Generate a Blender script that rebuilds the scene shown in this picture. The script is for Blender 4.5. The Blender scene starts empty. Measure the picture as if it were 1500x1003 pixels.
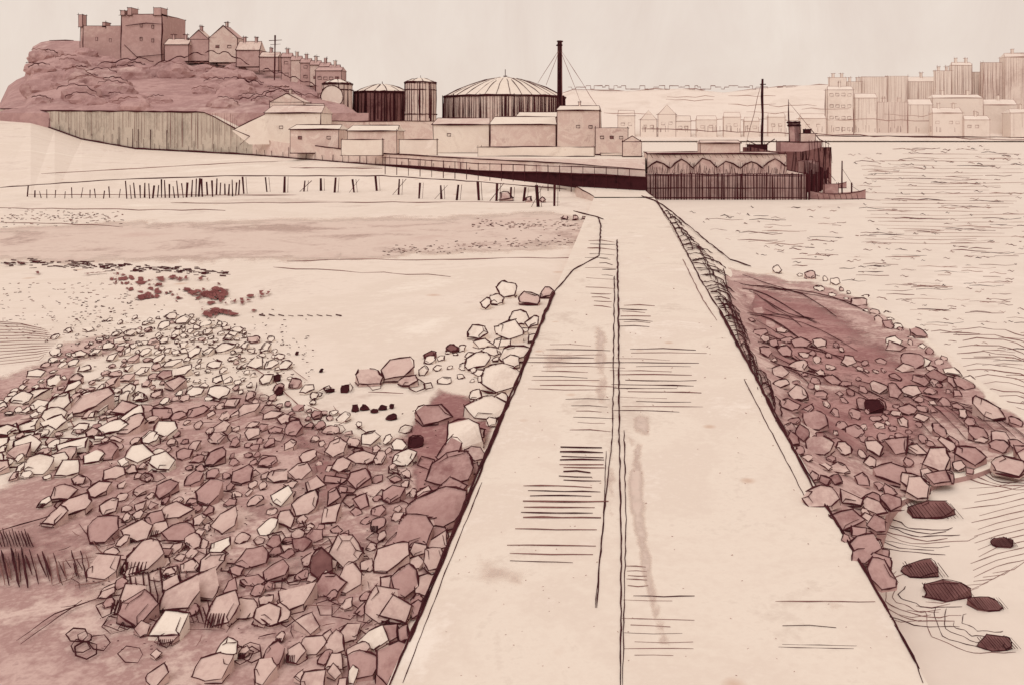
import bpy, math, random, bmesh
from mathutils import Vector, noise
from mathutils.geometry import delaunay_2d_cdt
R=random.Random(7)
F=1300.0; H=8.0; UC=908.0; VC=200.0
ZB=-0.6; ZW=-1.2; ZP=4.6
XL=-3.38; XR=4.5
scene=bpy.context.scene
# ---------------------------------------------------------------- materials
def s2l(c):
    return tuple(((x/255)/12.92 if x/255<=0.04045 else ((x/255+0.055)/1.055)**2.4) for x in c)+(1,)
def mat(name,stops,scale=1.0,rough=0.95,fine=1.0,wash=None,spots=0):
    m=bpy.data.materials.new(name); m.use_nodes=True
    nt=m.node_tree; N=nt.nodes; L=nt.links
    b=N['Principled BSDF']; b.inputs['Roughness'].default_value=rough
    b.inputs['Specular IOR Level'].default_value=0.05
    geo=N.new('ShaderNodeNewGeometry')
    n1=N.new('ShaderNodeTexNoise'); n1.inputs['Scale'].default_value=0.22*scale; n1.inputs['Detail'].default_value=7; n1.inputs['Roughness'].default_value=0.62; n1.inputs['Distortion'].default_value=0.8
    n2=N.new('ShaderNodeTexNoise'); n2.inputs['Scale'].default_value=4.5*scale; n2.inputs['Detail'].default_value=6; n2.inputs['Roughness'].default_value=0.7
    L.new(geo.outputs['Position'],n1.inputs['Vector']); L.new(geo.outputs['Position'],n2.inputs['Vector'])
    a=N.new('ShaderNodeMath'); a.operation='MULTIPLY_ADD'; a.inputs[1].default_value=0.4*fine
    L.new(n2.outputs['Fac'],a.inputs[0])
    a2=N.new('ShaderNodeMath'); a2.operation='SUBTRACT'; a2.inputs[1].default_value=0.2*fine
    L.new(n1.outputs['Fac'],a2.inputs[0]); L.new(a2.outputs[0],a.inputs[2])
    r=N.new('ShaderNodeValToRGB'); cr=r.color_ramp
    k=len(stops)
    for i,c in enumerate(stops):
        p=0.3+0.4*i/(max(1,k-1))
        if i<2: e=cr.elements[i]; e.position=p
        else: e=cr.elements.new(p)
        e.color=s2l(c)
    L.new(a.outputs[0],r.inputs['Fac'])
    out=r.outputs['Color']
    if spots:
        vo=N.new('ShaderNodeTexVoronoi'); vo.inputs['Scale'].default_value=spots; L.new(geo.outputs['Position'],vo.inputs['Vector'])
        ms=N.new('ShaderNodeMapRange'); ms.inputs['From Min'].default_value=0.03; ms.inputs['From Max'].default_value=0.10; ms.inputs['To Min'].default_value=.55; ms.inputs['To Max'].default_value=0
        L.new(vo.outputs['Distance'],ms.inputs['Value'])
        mc=N.new('ShaderNodeMix'); mc.data_type='RGBA'; L.new(ms.outputs[0],mc.inputs['Factor']); L.new(out,mc.inputs['A']); mc.inputs['B'].default_value=s2l((196,160,138)); out=mc.outputs['Result']
    if wash:
        at=N.new('ShaderNodeAttribute'); at.attribute_name='w'
        q=N.new('ShaderNodeMath'); q.operation='SUBTRACT'; L.new(a.outputs[0],q.inputs[0]); q.inputs[1].default_value=0.5
        q2=N.new('ShaderNodeMath'); q2.operation='MULTIPLY_ADD'; q2.inputs[1].default_value=2.1; L.new(q.outputs[0],q2.inputs[0]); L.new(at.outputs['Fac'],q2.inputs[2])
        mr=N.new('ShaderNodeMapRange'); mr.inputs['From Min'].default_value=0.1; mr.inputs['From Max'].default_value=wash; mr.interpolation_type='SMOOTHSTEP'
        L.new(q2.outputs[0],mr.inputs['Value'])
        tr=N.new('ShaderNodeBsdfTransparent'); mx=N.new('ShaderNodeMixShader')
        L.new(mr.outputs[0],mx.inputs[0]); L.new(tr.outputs[0],mx.inputs[1]); L.new(b.outputs[0],mx.inputs[2])
        L.new(mx.outputs[0],N['Material Output'].inputs['Surface'])
    L.new(out,b.inputs['Base Color'])
    return m
M_={}
M_['paper']=mat('limewash_stone',[(214,199,188),(232,220,209),(225,211,200),(238,227,218)],1,spots=.45)
M_['sand']=mat('pale_sand',[(213,197,187),(232,219,209),(225,211,200),(238,227,217)],.35,spots=.2)
M_['water']=mat('pale_water',[(219,204,194),(232,220,210),(227,214,204),(237,225,216)],.25,rough=.6)
M_['far']=mat('far_stone',[(219,204,194),(232,219,210),(226,212,202)],.06)
M_['farw']=mat('far_wash',[(206,187,178),(226,211,202),(217,200,191)],.05)
M_['wl']=mat('pink_wash',[(186,158,152),(219,201,191),(204,179,171),(226,210,200)],1.0)
M_['wm']=mat('mauve_wash',[(154,118,116),(188,156,152),(170,134,132),(200,170,164)],.25)
M_['cs']=mat('castle_stone',[(164,130,128),(196,166,161),(180,148,144),(204,178,171)],.2)
M_['hill']=mat('hill_heather',[(146,112,111),(188,155,152),(164,130,129),(198,170,165)],.07,fine=1.3)
M_['wd']=mat('dark_wash',[(86,52,54),(136,98,96),(108,70,70)],.4)
M_['grey']=mat('grey_lichen',[(156,145,134),(198,185,172),(176,164,152)],.2)
M_['ink']=mat('ink_line',[(52,22,28),(78,38,42),(62,28,33)],2)
M_['inkt']=mat('ink_line_thin',[(98,62,62),(136,98,94),(112,76,74)],2)
M_['inkf']=mat('ink_line_faint',[(138,104,98),(172,140,132),(152,118,112)],2)
M_['blk']=mat('tarred_timber_and_shade',[(36,16,20),(66,32,36),(48,22,26)],2)  # also colours the painted shade under the wharf
M_['p_l']=mat('damp_sand',[(192,166,158),(219,201,191),(207,184,175)],.5,wash=.9)
M_['p_m']=mat('damp_shingle',[(152,116,115),(204,176,170),(170,136,133),(214,190,182),(180,146,143)],.8,wash=.75)
M_['p_k']=mat('wet_stone',[(126,84,85),(180,142,139),(146,104,104),(190,155,150)],.9,wash=.7)
M_['p_d']=mat('wet_seaweed',[(92,44,46),(140,88,86),(108,58,58)],1.2,wash=.4)
M_['rp']=mat('pale_rock',[(213,197,186),(234,221,210),(226,211,200)],2.5)
M_['rw']=mat('mauve_rock',[(166,133,130),(210,185,177),(188,157,152)],1.4)
M_['rk']=mat('dark_rock',[(140,102,101),(184,151,147),(160,124,121)],1.4)
# ---------------------------------------------------------------- mapping of measured bearings onto the terrain
def zpath(x,y): return 0.0
def zbank(x,y):
    t=max(0,min(1,(x-XR)/2.6)); return -0.08-0.99*t
def zbeach(x,y): return ZB
def zwater(x,y): return ZW
def G(u,v,zf=zbeach,dz=0.0):
    z=zf(0,0) if zf is not zbank else -0.7
    for _ in range(8):
        Y=(H-z)*F/(v-VC); X=(u-UC)/F*Y
        z2=zf(X,Y)
        if zf is not zbank: break
        z=.5*z+.5*z2
    Y=(H-z)*F/(v-VC); X=(u-UC)/F*Y
    return Vector((X,Y,z+dz))
def Q(u,v,Y): return Vector(((u-UC)/F*Y,Y,H-(v-VC)*Y/F))
# ---------------------------------------------------------------- mesh collector
class M:
    def __init__(s,name): s.n=name; s.v=[]; s.f=[]; s.m=[]; s.mats=[]; s.w={}
    def mi(s,k):
        if k not in s.mats: s.mats.append(k)
        return s.mats.index(k)
    def poly(s,pts,k):
        b=len(s.v); s.v+= [tuple(p) for p in pts]; s.f.append(tuple(range(b,b+len(pts)))); s.m.append(s.mi(k))
    def stroke(s,pts,w=2.2,k='ink',jit=0.7,taper=True,res=22):
        P=[Vector(p) for p in pts]; out=[P[0]]
        for a,b in zip(P[:-1],P[1:]):
            Y=max(6,(a.y+b.y)/2); L=(b-a).length*F/Y; n=max(1,min(40,int(L/res)))
            for i in range(1,n+1): out.append(a.lerp(b,i/n))
        N=len(out)
        if N<2: return
        mi=s.mi(k); b0=len(s.v)
        for i,p in enumerate(out):
            d=(out[min(i+1,N-1)]-out[max(i-1,0)])
            if d.length<1e-6: d=Vector((1,0,0))
            d.normalize(); up=Vector((0,0,1)) if abs(d.z)<.9 else Vector((0,1,0))
            sd=d.cross(up).normalized(); up2=sd.cross(d)
            Y=max(6,p.y); sc=Y/F
            r=0.5*w*sc*R.uniform(.62,1.32)
            if taper and (i==0 or i==N-1): r*=.5
            j=0 if (i==0 or i==N-1) else jit
            q=p+sd*R.uniform(-j,j)*sc+up2*R.uniform(-j,j)*sc*.6
            for c,t in ((1,0),(0,1),(-1,0),(0,-1)):
                s.v.append(tuple(q+sd*r*c+up2*r*t))
        for i in range(N-1):
            a=b0+4*i
            for t in range(4):
                s.f.append((a+t,a+(t+1)%4,a+4+(t+1)%4,a+4+t)); s.m.append(mi)
        for e in (b0,b0+4*(N-1)):
            s.f.append((e,e+1,e+2,e+3)); s.m.append(mi)
    def box(s,x0,x1,y0,y1,z0,z1,k,w=2.0,ink='ink',lines=True,top=None,ov=1.0):
        c=[Vector((x,y,z)) for z in (z0,z1) for y in (y0,y1) for x in (x0,x1)]
        for q,kk in (((0,1,5,4),k),((1,3,7,5),k),((3,2,6,7),k),((2,0,4,6),k),((4,5,7,6),top or k)):
            s.poly([c[i] for i in q],kk)
        if lines:
            for a,b in ((0,4),(1,5),(4,5),(0,1),(3,7),(2,6),(5,7),(4,6),(6,7),(1,3),(0,2)):
                A,B=c[a],c[b]; d=(B-A).normalized()*R.uniform(0,3)*ov*y0/F
                s.stroke([A-d,B+d],w*R.uniform(.6,1.2),ink,jit=1.0)
    def done(s):
        me=bpy.data.meshes.new(s.n); me.from_pydata(s.v,[],s.f)
        for k in s.mats: me.materials.append(M_[k])
        me.polygons.foreach_set('material_index',s.m)
        if s.w:
            at=me.attributes.new('w','FLOAT','POINT')
            at.data.foreach_set('value',[s.w.get(i,1.0) for i in range(len(s.v))])
        me.update()
        o=bpy.data.objects.new(s.n,me); scene.collection.objects.link(o); return o
def inside(p,poly):
    x,y=p; c=False; n=len(poly); j=n-1
    for i in range(n):
        xi,yi=poly[i]; xj,yj=poly[j]
        if (yi>y)!=(yj>y) and x<(xj-xi)*(y-yi)/(yj-yi)+xi: c=not c
        j=i
    return c
def dseg(p,a,b):
    ax,ay=a; bx,by=b; px,py=p; dx,dy=bx-ax,by-ay; L=dx*dx+dy*dy
    t=0 if L==0 else max(0,min(1,((px-ax)*dx+(py-ay)*dy)/L))
    return math.hypot(px-ax-t*dx,py-ay-t*dy)
def patch(name,poly,k,zf,dz,soft=25,wob=4,step=14,rise=0.0,grid=16,wmax=1.0,skirt=None,m=None):
    pts=[]
    for i in range(len(poly)):
        a=poly[i]; b=poly[(i+1)%len(poly)]; L=math.dist(a,b); n=max(1,int(L/step))
        for j in range(n):
            t=j/n; pts.append((a[0]+(b[0]-a[0])*t+R.uniform(-wob,wob),a[1]+(b[1]-a[1])*t+R.uniform(-wob,wob)*.6))
    nb=len(pts); P=[Vector(p) for p in pts]
    x0=min(p[0] for p in pts); x1=max(p[0] for p in pts); y0=min(p[1] for p in pts); y1=max(p[1] for p in pts)
    y=y0
    while y<y1:
        x=x0
        while x<x1:
            q=(x+R.uniform(-4,4),y+R.uniform(-3,3))
            if inside(q,pts): P.append(Vector(q))
            x+=grid
        y+=grid*.7
    ed=[(i,(i+1)%nb) for i in range(nb)]
    vs,es,fs,_,_,_=delaunay_2d_cdt(P,ed,[],1,1e-4)
    own=m is None
    if own: m=M(name)
    mi=m.mi(k); b0=len(m.v)
    for i,p in enumerate(vs):
        d=min(dseg(p,pts[a],pts[b]) for a,b in ed)
        w=min(1,d/soft); m.w[b0+i]=w*wmax
        g=G(p[0],max(204,p[1]),zf,dz); g.z+=rise*w*(noise.noise(g*0.9)*.5+.6)
        m.v.append(tuple(g))
    for f in fs: m.f.append(tuple(b0+q for q in f)); m.m.append(mi)
    if skirt:
        for a,b in ed:
            A=G(pts[a][0],pts[a][1],zf,dz); B_=G(pts[b][0],pts[b][1],zf,dz)
            A2=A.copy(); A2.z=ZW-.2; B2=B_.copy(); B2.z=ZW-.2
            m.poly([A,B_,B2,A2],skirt)
    return m.done() if own else None
# ---------------------------------------------------------------- ground, beach, water
def sheet(name,x0,x1,y0,y1,z,k):
    m=M(name); m.poly([(x0,y0,z),(x1,y0,z),(x1,y1,z),(x0,y1,z)],k); return m.done()
sheet('ground',-6000,6000,-300,9000,-1.6,'sand')
sheet('sea_water',0,5000,-200,8000,ZW,'water')
m=M('beach'); m.poly([(-900,-150,ZB),(0,-150,ZB),(0,128,ZB),(-900,128,ZB)],'sand')
m.poly([(0,-150,ZB),(0,-150,-1.6),(0,128,-1.6),(0,128,ZB)],'sand'); m.done()
# ---------------------------------------------------------------- jetty
J=M('concrete_jetty')
y=-20; rows=[]
while y<117:
    wl_=0.05*noise.noise(Vector((y*.13,3,0))); wr=0.06*noise.noise(Vector((y*.13,9,0)))
    rows.append((XL+wl_,XR+wr,y)); y+=2.5
for (a,b,y0),(c,d,y1) in zip(rows[:-1],rows[1:]):
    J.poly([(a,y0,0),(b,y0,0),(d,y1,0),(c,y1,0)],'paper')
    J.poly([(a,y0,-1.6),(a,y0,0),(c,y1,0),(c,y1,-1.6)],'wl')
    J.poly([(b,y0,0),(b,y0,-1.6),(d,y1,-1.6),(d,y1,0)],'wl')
def line(m,pts,zf=zbeach,w=2,k='ink',dz=None,jit=.7,res=22):
    out=[]
    for u,v in pts:
        g=G(u,v,zf); g.z+= (0.4*w*g.y/F if dz is None else dz); out.append(g)
    m.stroke(out,w,k,jit,res=res)
def pl(*a,**k): line(J,*a,zf=zpath,**k)
pl([(568,1010),(654,802),(697,700),(739,600),(782,500),(812,428)],w=4.2)
pl([(600,940),(680,748),(739,607)],w=2.8)
pl([(640,836),(700,690),(760,560),(800,452)],w=2.6)
pl([(590,1000),(652,838),(706,706)],w=1.4)
pl([(812,428),(840,396),(878,375),(880,330),(876,318)],w=2)
pl([(840,310),(872,318),(884,322)],w=2)
pl([(1347,980),(1290,875),(1235,780),(1190,712),(1133,600),(1078,502),(1052,452)],w=3.8)
pl([(1300,896),(1200,720),(1140,620),(1100,540),(1055,455)],w=2.8)
pl([(1052,452),(1026,410),(1000,360),(985,330),(962,296),(940,288)],w=2.4)
pl([(1310,915),(1338,960),(1352,1000)],w=2)
pl([(1050,470),(1030,440),(1000,380)],w=1.4,k='inkt'); pl([(1090,555),(1140,652),(1180,730)],w=1.4)
pl([(904,352),(906,480),(907,640),(910,800),(909,1010)],w=2.2)
pl([(900,405),(899,520),(897,640)],w=1.6)
pl([(914,630),(917,760),(914,900),(912,1006)],w=1.6)
pl([(897,640),(886,740),(878,830),(874,890)],w=1.8)
pl([(888,660),(884,760),(872,890)],w=1.3)
def hat(u0,u1,v0,v1,n,w,ju=8):
    for i in range(n):
        v=v0+(v1-v0)*i/max(1,n-1)+R.uniform(-1.5,1.5)
        a=u0+R.uniform(-ju,ju); b=u1+R.uniform(-ju,ju)*.9
        if R.random()<.3: b-=(b-a)*R.uniform(.1,.35)
        pl([(a,v),((a+b)/2,v+R.uniform(-1,2)),(b,v+R.uniform(0,3))],w=w*R.uniform(.7,1.25),k='ink' if R.random()<.5 else 'inkt')
hat(866,896,430,447,4,1.5,4); hat(908,955,447,478,7,1.4,6); hat(862,902,352,372,4,1.3,4); hat(880,900,380,402,4,1.2,4); hat(860,905,365,420,5,1.1,4)
hat(785,898,505,570,11,1.3,22); hat(912,1022,512,600,15,1.3,20); hat(840,900,585,628,6,1.3,12)
hat(822,882,655,704,9,2.7,4); hat(772,884,712,757,7,2.3,9); hat(757,880,775,778,1,2.0); hat(750,868,797,822,3,1.7,8)
hat(918,948,828,856,5,1.6,3); hat(918,1012,872,878,2,1.6,10); hat(918,1008,905,960,6,1.5,14)
hat(1140,1280,880,884,1,1.4); hat(1150,1262,915,915,1,1.4); hat(1142,1255,943,947,2,1.3,6)
for i in range(120):
    v=R.uniform(420,1000); u=R.uniform(UC-.4*(v-VC),UC+.54*(v-VC)); pl([(u,v),(u+R.uniform(1,2.5),v+R.uniform(-1,1))],w=R.uniform(1,1.9),k='inkf')
J.done()
St=M('damp_stains')
for i,(pg,s,wm) in enumerate((([(922,640),(945,650),(948,760),(968,880),(985,950),(962,945),(940,850),(918,740)],10,.8),
                ([(868,470),(890,480),(892,600),(872,590)],10,.75),([(925,600),(955,606),(950,640),(928,634)],9,.75),
                ([(1160,880),(1240,878),(1236,894),(1180,898)],14,.6),([(780,505),(850,512),(835,540),(800,545)],18,.6),
                ([(885,650),(905,650),(900,760),(888,750)],9,.6),([(700,810),(780,830),(770,870),(690,850)],24,.5))):
    patch('',pg,'p_l',zpath,0.004+.002*i,soft=s,wob=3,step=9,grid=9,wmax=wm,m=St)
St.done()
# ---------------------------------------------------------------- beach washes
patch('wet_sand',[(-200,340),(60,330),(190,322),(420,318),(640,314),(800,306),(868,318),(876,345),(862,366),(700,376),(480,384),(300,390),(120,388),(-200,382)],'p_l',zbeach,.004,soft=10,wob=3)
patch('shingle_bed',[(-250,690),(0,700),(120,640),(240,560),(380,560),(470,610),(560,640),(650,590),(700,580),(735,612),(700,690),(640,830),(560,1030),(500,1100),(-250,1100)],'p_m',zbeach,.006,soft=34,wob=7,rise=.03)
WS=M('wet_shingle')
patch('',[(-200,560),(0,545),(70,525),(95,500),(200,480),(240,492),(120,540),(95,600),(0,640),(-200,660)],'p_m',zbeach,.012,soft=16,wob=5,m=WS)
patch('',[(-160,560),(0,552),(80,530),(60,580),(0,610),(-160,620)],'p_d',zbeach,.018,soft=40,wob=5,m=WS,wmax=.55)
patch('',[(590,640),(640,570),(690,580),(730,600),(700,690),(640,800),(600,790),(600,700)],'p_k',zbeach,.045,soft=18,wob=4,m=WS)
patch('',[(440,620),(560,650),(600,700),(580,820),(480,860),(330,880),(150,900),(60,860),(150,790),(300,760),(400,700)],'p_m',zbeach,.055,soft=60,wob=9,m=WS,wmax=.85)
patch('',[(380,590),(440,590),(520,660),(560,760),(440,800),(420,700)],'p_k',zbeach,.065,soft=60,wob=9,m=WS,wmax=.7)
patch('',[(-100,760),(60,740),(200,780),(180,860),(40,880),(-100,900)],'p_k',zbeach,.05,soft=70,wob=9,m=WS,wmax=.5)
WS.done()
SW=M('seaweed'); cnt=0
for (u,v,a,b,n) in ((180,410,30,8,16),(210,420,34,9,16),(240,430,40,11,26),(290,430,55,13,38),(318,460,34,6,22),(345,440,36,8,20),(270,410,60,7,14),(150,405,30,5,8),(100,400,60,5,14),(20,387,40,3,12),(385,433,26,3,8)):
    for i in range(n):
        cu=u+R.gauss(0,a*.5); cv=v+R.gauss(0,b*.5); r=R.uniform(3,10)*(.6 if v<408 else 1)
        pg=[(cu+r*R.uniform(.4,1.6)*math.cos(t)*1.3,cv+r*.42*R.uniform(.4,1.6)*math.sin(t)) for t in [k*math.tau/9 for k in range(9)]]
        cnt+=1; patch('',pg,'p_d',zbeach,.03+cnt*.0006,soft=1.4,wob=.6,step=5,grid=8,m=SW)
SW.done()
# ---------------------------------------------------------------- rock bank on the right
WEDGE=[(1058,392),(1110,398),(1205,412),(1265,440),(1330,482),(1390,530),(1450,580),(1510,618),(1600,660),(1590,700),(1500,655),(1440,680),(1385,700),(1310,740),(1285,780),(1290,850),(1272,848),(1195,728),(1140,622),(1095,540),(1068,470)]
BASE=[(962,292),(985,310),(1030,348),(1070,382),(1110,394),(1210,406),(1272,436),(1338,478),(1398,526),(1458,576),(1516,612),(1620,655),(1610,712),(1500,662),(1440,690),(1380,704),(1310,738),(1284,775),(1284,850),(1262,852),(1180,720),(1110,590),(1040,455),(1000,375)]
patch('rock_bank',BASE,'paper',zbank,0,soft=5,wob=2,skirt='rk')
WB=M('wet_bank')
patch('',WEDGE,'p_m',zbank,.03,soft=9,wob=4,m=WB)
patch('',[(1075,400),(1190,420),(1300,500),(1400,570),(1500,640),(1400,640),(1250,590),(1130,560),(1090,480)],'p_k',zbank,.045,soft=34,wob=6,m=WB,wmax=.85)
patch('',[(1150,540),(1330,560),(1400,640),(1330,700),(1240,680),(1140,600)],'p_k',zbank,.06,soft=40,wob=6,m=WB,wmax=.85)
WB.done()
B=M('bank_stonework')
def bl(pts,**k): line(B,pts,zf=zbank,dz=.09,**k)
bl([(962,296),(985,312),(1030,350),(1070,382),(1100,392)],w=2)
bl([(1060,395),(1068,440),(1082,500),(1112,566),(1134,610)],w=1.3)
for i in range(58):
    t=i/57; v=314+t*275+R.uniform(-3,3)
    ul=UC+.562*(v-VC)+R.uniform(0,5)
    ur=min(975+(v-300)*1.08, 1066+(v-390)*.33) if v>330 else ul+12+(v-312)*.8
    if ur<ul+12: ur=ul+R.uniform(12,28)
    ur-=R.uniform(0,.35)*(ur-ul); s_=R.choice((.6,1,1.4))
    bl([(ul,v+R.uniform(-4,2)),(ul+(ur-ul)*.4,v-3*s_),(ul+(ur-ul)*.8,v+4*s_),(ur,v+20*(.4+t)*s_)],w=R.uniform(.9,2.0),res=10,jit=1.2)
for i in range(22):
    v=R.uniform(340,580); ul=UC+.562*(v-VC)+R.uniform(6,26)
    if ul<1066+(v-390)*.33: bl([(ul,v),(ul+9,v+12),(ul+13,v+26)],w=R.uniform(1,1.7),jit=1)
for i in range(24):
    t=i/23
    u0=1070+t*50+R.uniform(0,50); v0=404+t*140+R.uniform(-5,5)
    L=R.uniform(60,200); s=.2+.15*t; pts=[]
    for j in range(7):
        q=j/6; u=u0+L*q; v=v0+L*s*q+12*math.sin(q*4+i)*.6+14*q*q
        if inside((u,v),WEDGE): pts.append((u,v))
    if len(pts)>1: bl(pts,w=R.uniform(1.0,1.6),k='ink')
for i in range(10):
    u0=1260+i*16+R.uniform(-10,10); v0=560+i*4; pts=[]
    for j in range(7):
        q=j/6; u=u0+q*(110+i*3); v=v0+q*(80)-18*math.sin(q*3.1)
        if inside((u,v),WEDGE): pts.append((u,v))
    if len(pts)>1: bl(pts,w=R.uniform(1.0,1.7))
B.done()
# ---------------------------------------------------------------- rocks: tilted angular slabs, inked along their arrises
def rock(m,c,wpx,k,lw=1.9,tilt=None,n=None,hatch=False,sx=None):
    n=n or R.choice((4,5,5,6,6,7)); sc=c.y/F; r=wpx*.5*sc; sx=sx or R.choice((.8,.95,1.05,1.2))
    tilt=R.uniform(.3,.7) if tilt is None else tilt; tx=R.uniform(-.2,.2)
    a0=R.uniform(0,6.28); ring=[];base=[];inn=[]
    lift=r*.85*tilt+.05*r
    for i in range(n):
        a=a0+math.tau*(i+R.uniform(-.28,.28))/n
        rr=r*R.uniform(.78,1.15); x=math.cos(a)*rr*sx; y=math.sin(a)*rr*.9
        z=lift+tilt*y+tx*x+R.uniform(-.05,.05)*r
        ring.append(c+Vector((x,y,max(.05*r,z))))
        base.append(c+Vector((x*1.05,y*1.05,-.1*r)))
        t=R.uniform(.5,.75); inn.append(c+Vector((x*t,y*t,max(.08*r,lift+tilt*y*t+tx*x*t)+.07*r)))
    tc=sum(inn,Vector())/n
    for i in range(n):
        j=(i+1)%n
        m.poly([base[i],base[j],ring[j],ring[i]],k); m.poly([ring[i],ring[j],inn[j],inn[i]],k); m.poly([inn[i],inn[j],tc],k)
    ls=lambda P,w,kk='ink': m.stroke(P,w,kk,.9,res=10)
    o=Vector((0,-.02*r,.03*r))
    for i in range(n):
        j=(i+1)%n
        if R.random()<.96:
            d=(ring[j]-ring[i])*R.uniform(0,.14); mid=(ring[i]+ring[j])/2+(((ring[i]+ring[j])/2-c)*R.uniform(-.04,.1))
            ls([ring[i]+o-d,mid+o,ring[j]+o+d*R.random()],lw*R.uniform(.7,1.4))
        if (ring[i].y+ring[j].y)/2<c.y:
            if R.random()<.4: ls([base[i]+Vector((0,-.02*r,.13*r)),base[j]+Vector((0,-.02*r,.13*r))],lw*R.uniform(.8,1.6))
        if ring[i].y<c.y and R.random()<.35: ls([base[i]+Vector((0,-.02*r,.12*r)),ring[i]+o],lw*.7)
        if R.random()<.1: ls([ring[i]+o,inn[i]+o*2,inn[j]+o*2],lw*.65)
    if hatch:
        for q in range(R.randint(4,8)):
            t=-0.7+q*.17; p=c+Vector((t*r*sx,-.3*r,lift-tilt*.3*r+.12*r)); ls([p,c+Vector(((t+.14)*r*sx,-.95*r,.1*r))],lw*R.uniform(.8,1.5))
def scatter(m,poly,size,zf,kf,dens=1.0,tries=6000,lw=1.9,hatchp=.0,maxn=1200,dz=0,tilt=None,gap=None):
    x0=min(p[0] for p in poly); x1=max(p[0] for p in poly); y0=min(p[1] for p in poly); y1=max(p[1] for p in poly)
    acc=[]
    for _ in range(tries):
        u=R.uniform(x0,x1); v=R.uniform(y0,y1)
        if not inside((u,v),poly): continue
        if gap and noise.noise(Vector((u/80,v/55,gap)))>.15 and R.random()<.93: continue
        s=size(u,v)*R.choice((.45,.65,.85,1.0,1.15,1.3)); ok=True
        for (a,b,q) in acc:
            d=math.hypot(u-a,(v-b)*1.25)
            if d<(s+q)*.5*dens: ok=False;break
        if ok: acc.append((u,v,s))
        if len(acc)>=maxn: break
    for (u,v,s) in acc:
        c=G(u,v+s*.25,zf,dz); rock(m,c,s,kf(u,v),lw=min(lw,1.0+s*.045),hatch=R.random()<hatchp,tilt=tilt)
RKS=M('shore_rocks')
washA=[(-200,700),(60,640),(130,530),(220,520),(300,600),(380,570),(470,600),(560,640),(600,680),(700,690),(600,1003),(-200,1100)]
def kL(u,v):
    if not inside((u+R.uniform(-15,15),v+R.uniform(-10,10)),washA): return 'rp' if R.random()<.85 else 'rw'
    x=noise.noise(Vector((u/120,v/90,3)))+R.uniform(-.2,.2)
    return 'rp' if x>.42 else ('rw' if x>-.12 else 'rk')
A=[(85,520),(150,495),(250,462),(350,480),(415,530),(470,590),(560,640),(600,660),(600,720),(660,720),(640,820),(575,990),(450,1010),(455,850),(420,900),(300,900),(230,945),(150,880),(150,740),(60,770),(70,700),(-20,700),(-20,600)]
szL=lambda u,v: 15+max(0,(v-480))*.074
scatter(RKS,A,szL,zbeach,kL,dens=.9,tries=26000,lw=2.3,hatchp=.04,dz=.04,gap=5)
scatter(RKS,[(-40,590),(100,560),(250,590),(250,680),(80,680),(-40,690)],lambda u,v:34,zbeach,lambda u,v:'rp',dens=.85,tries=500,lw=2.3,dz=.05)
scatter(RKS,[(700,480),(790,455),(785,500),(762,560),(728,625),(690,720),(640,830),(585,980),(520,1000),(560,880),(610,760),(640,690),(700,620),(690,560)],lambda u,v:28+(v-450)*.07,zbeach,lambda u,v:'rp' if v<620 else ('rk' if R.random()<.6 else 'rw'),dens=.84,tries=2500,lw=2.5,dz=.04)
scatter(RKS,[(640,520),(740,490),(720,560),(650,560),(600,545)],lambda u,v:20,zbeach,lambda u,v:'rp',dens=1.0,tries=300,lw=2)
scatter(RKS,[(250,900),(420,890),(520,960),(500,1010),(210,1010)],lambda u,v:44,zbeach,lambda u,v:'rw',dens=1.25,tries=160,lw=2.1,hatchp=.3,dz=.05)
scatter(RKS,[(130,830),(260,730),(300,800),(280,900),(180,910)],lambda u,v:46,zbeach,lambda u,v:'rw',dens=.9,tries=200,lw=2.2,hatchp=.6,dz=.05)
scatter(RKS,[(60,480),(250,455),(420,500),(430,540),(300,490),(80,530)],lambda u,v:11,zbeach,lambda u,v:'rp',dens=1.2,tries=300,lw=1.6)
for (u,v,s,k) in ((742,428,36,'rp'),(712,448,22,'rp'),(728,442,20,'rp'),(775,440,30,'rw'),(800,432,24,'rw'),(630,520,22,'wd'),(662,512,18,'wd'),(540,555,36,'rw'),(580,548,46,'rw'),(598,560,26,'rw'),(636,605,60,'rk'),(640,745,92,'rk'),(470,835,46,'wd'),(484,862,40,'rk'),(760,470,30,'rp'),(748,490,44,'rp'),(752,520,50,'rp'),(735,560,54,'rp'),(715,600,58,'rp'),(680,640,62,'rp'),(130,590,64,'rw'),(190,625,40,'rw'),(330,900,46,'rp'),(392,905,36,'rw'),(330,960,44,'rp'),(400,968,40,'rk'),(110,740,56,'rw'),(660,690,70,'rk'),(606,790,56,'rk')):
    rock(RKS,G(u,v+s*.2,zbeach,.05),s,k,lw=2.5,n=R.choice((6,7,8)))
for (u,v,s) in ((405,558,12),(408,578,15),(484,574,10),(505,574,14),(520,602,12),(534,600,14),(548,604,10),(560,600,10),(572,614,14),(608,655,24),(435,520,6),(470,545,6),(574,598,9),(600,680,14)):
    rock(RKS,G(u,v,zbeach,.03),s,'blk',lw=2)
for (u,v,s) in ((828,322,14),(842,323,12),(856,322,12),(740,295,22),(775,297,14),(795,297,12)):
    rock(RKS,G(u,v,zbeach,.03),s,'rw',lw=1.8,n=4)
RKS.done()
BR=M('bank_rocks')
kR=lambda u,v:R.choice(('rw','rk','rk'))
scatter(BR,[(1095,465),(1180,490),(1280,525),(1400,560),(1420,610),(1280,600),(1150,575)],lambda u,v:25,zbank,kR,dens=.86,tries=1300,lw=2.2,dz=.05)
scatter(BR,[(1135,580),(1250,600),(1350,610),(1400,650),(1260,650),(1160,645)],lambda u,v:25,zbank,kR,dens=.84,tries=900,lw=2.2,dz=.05)
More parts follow.
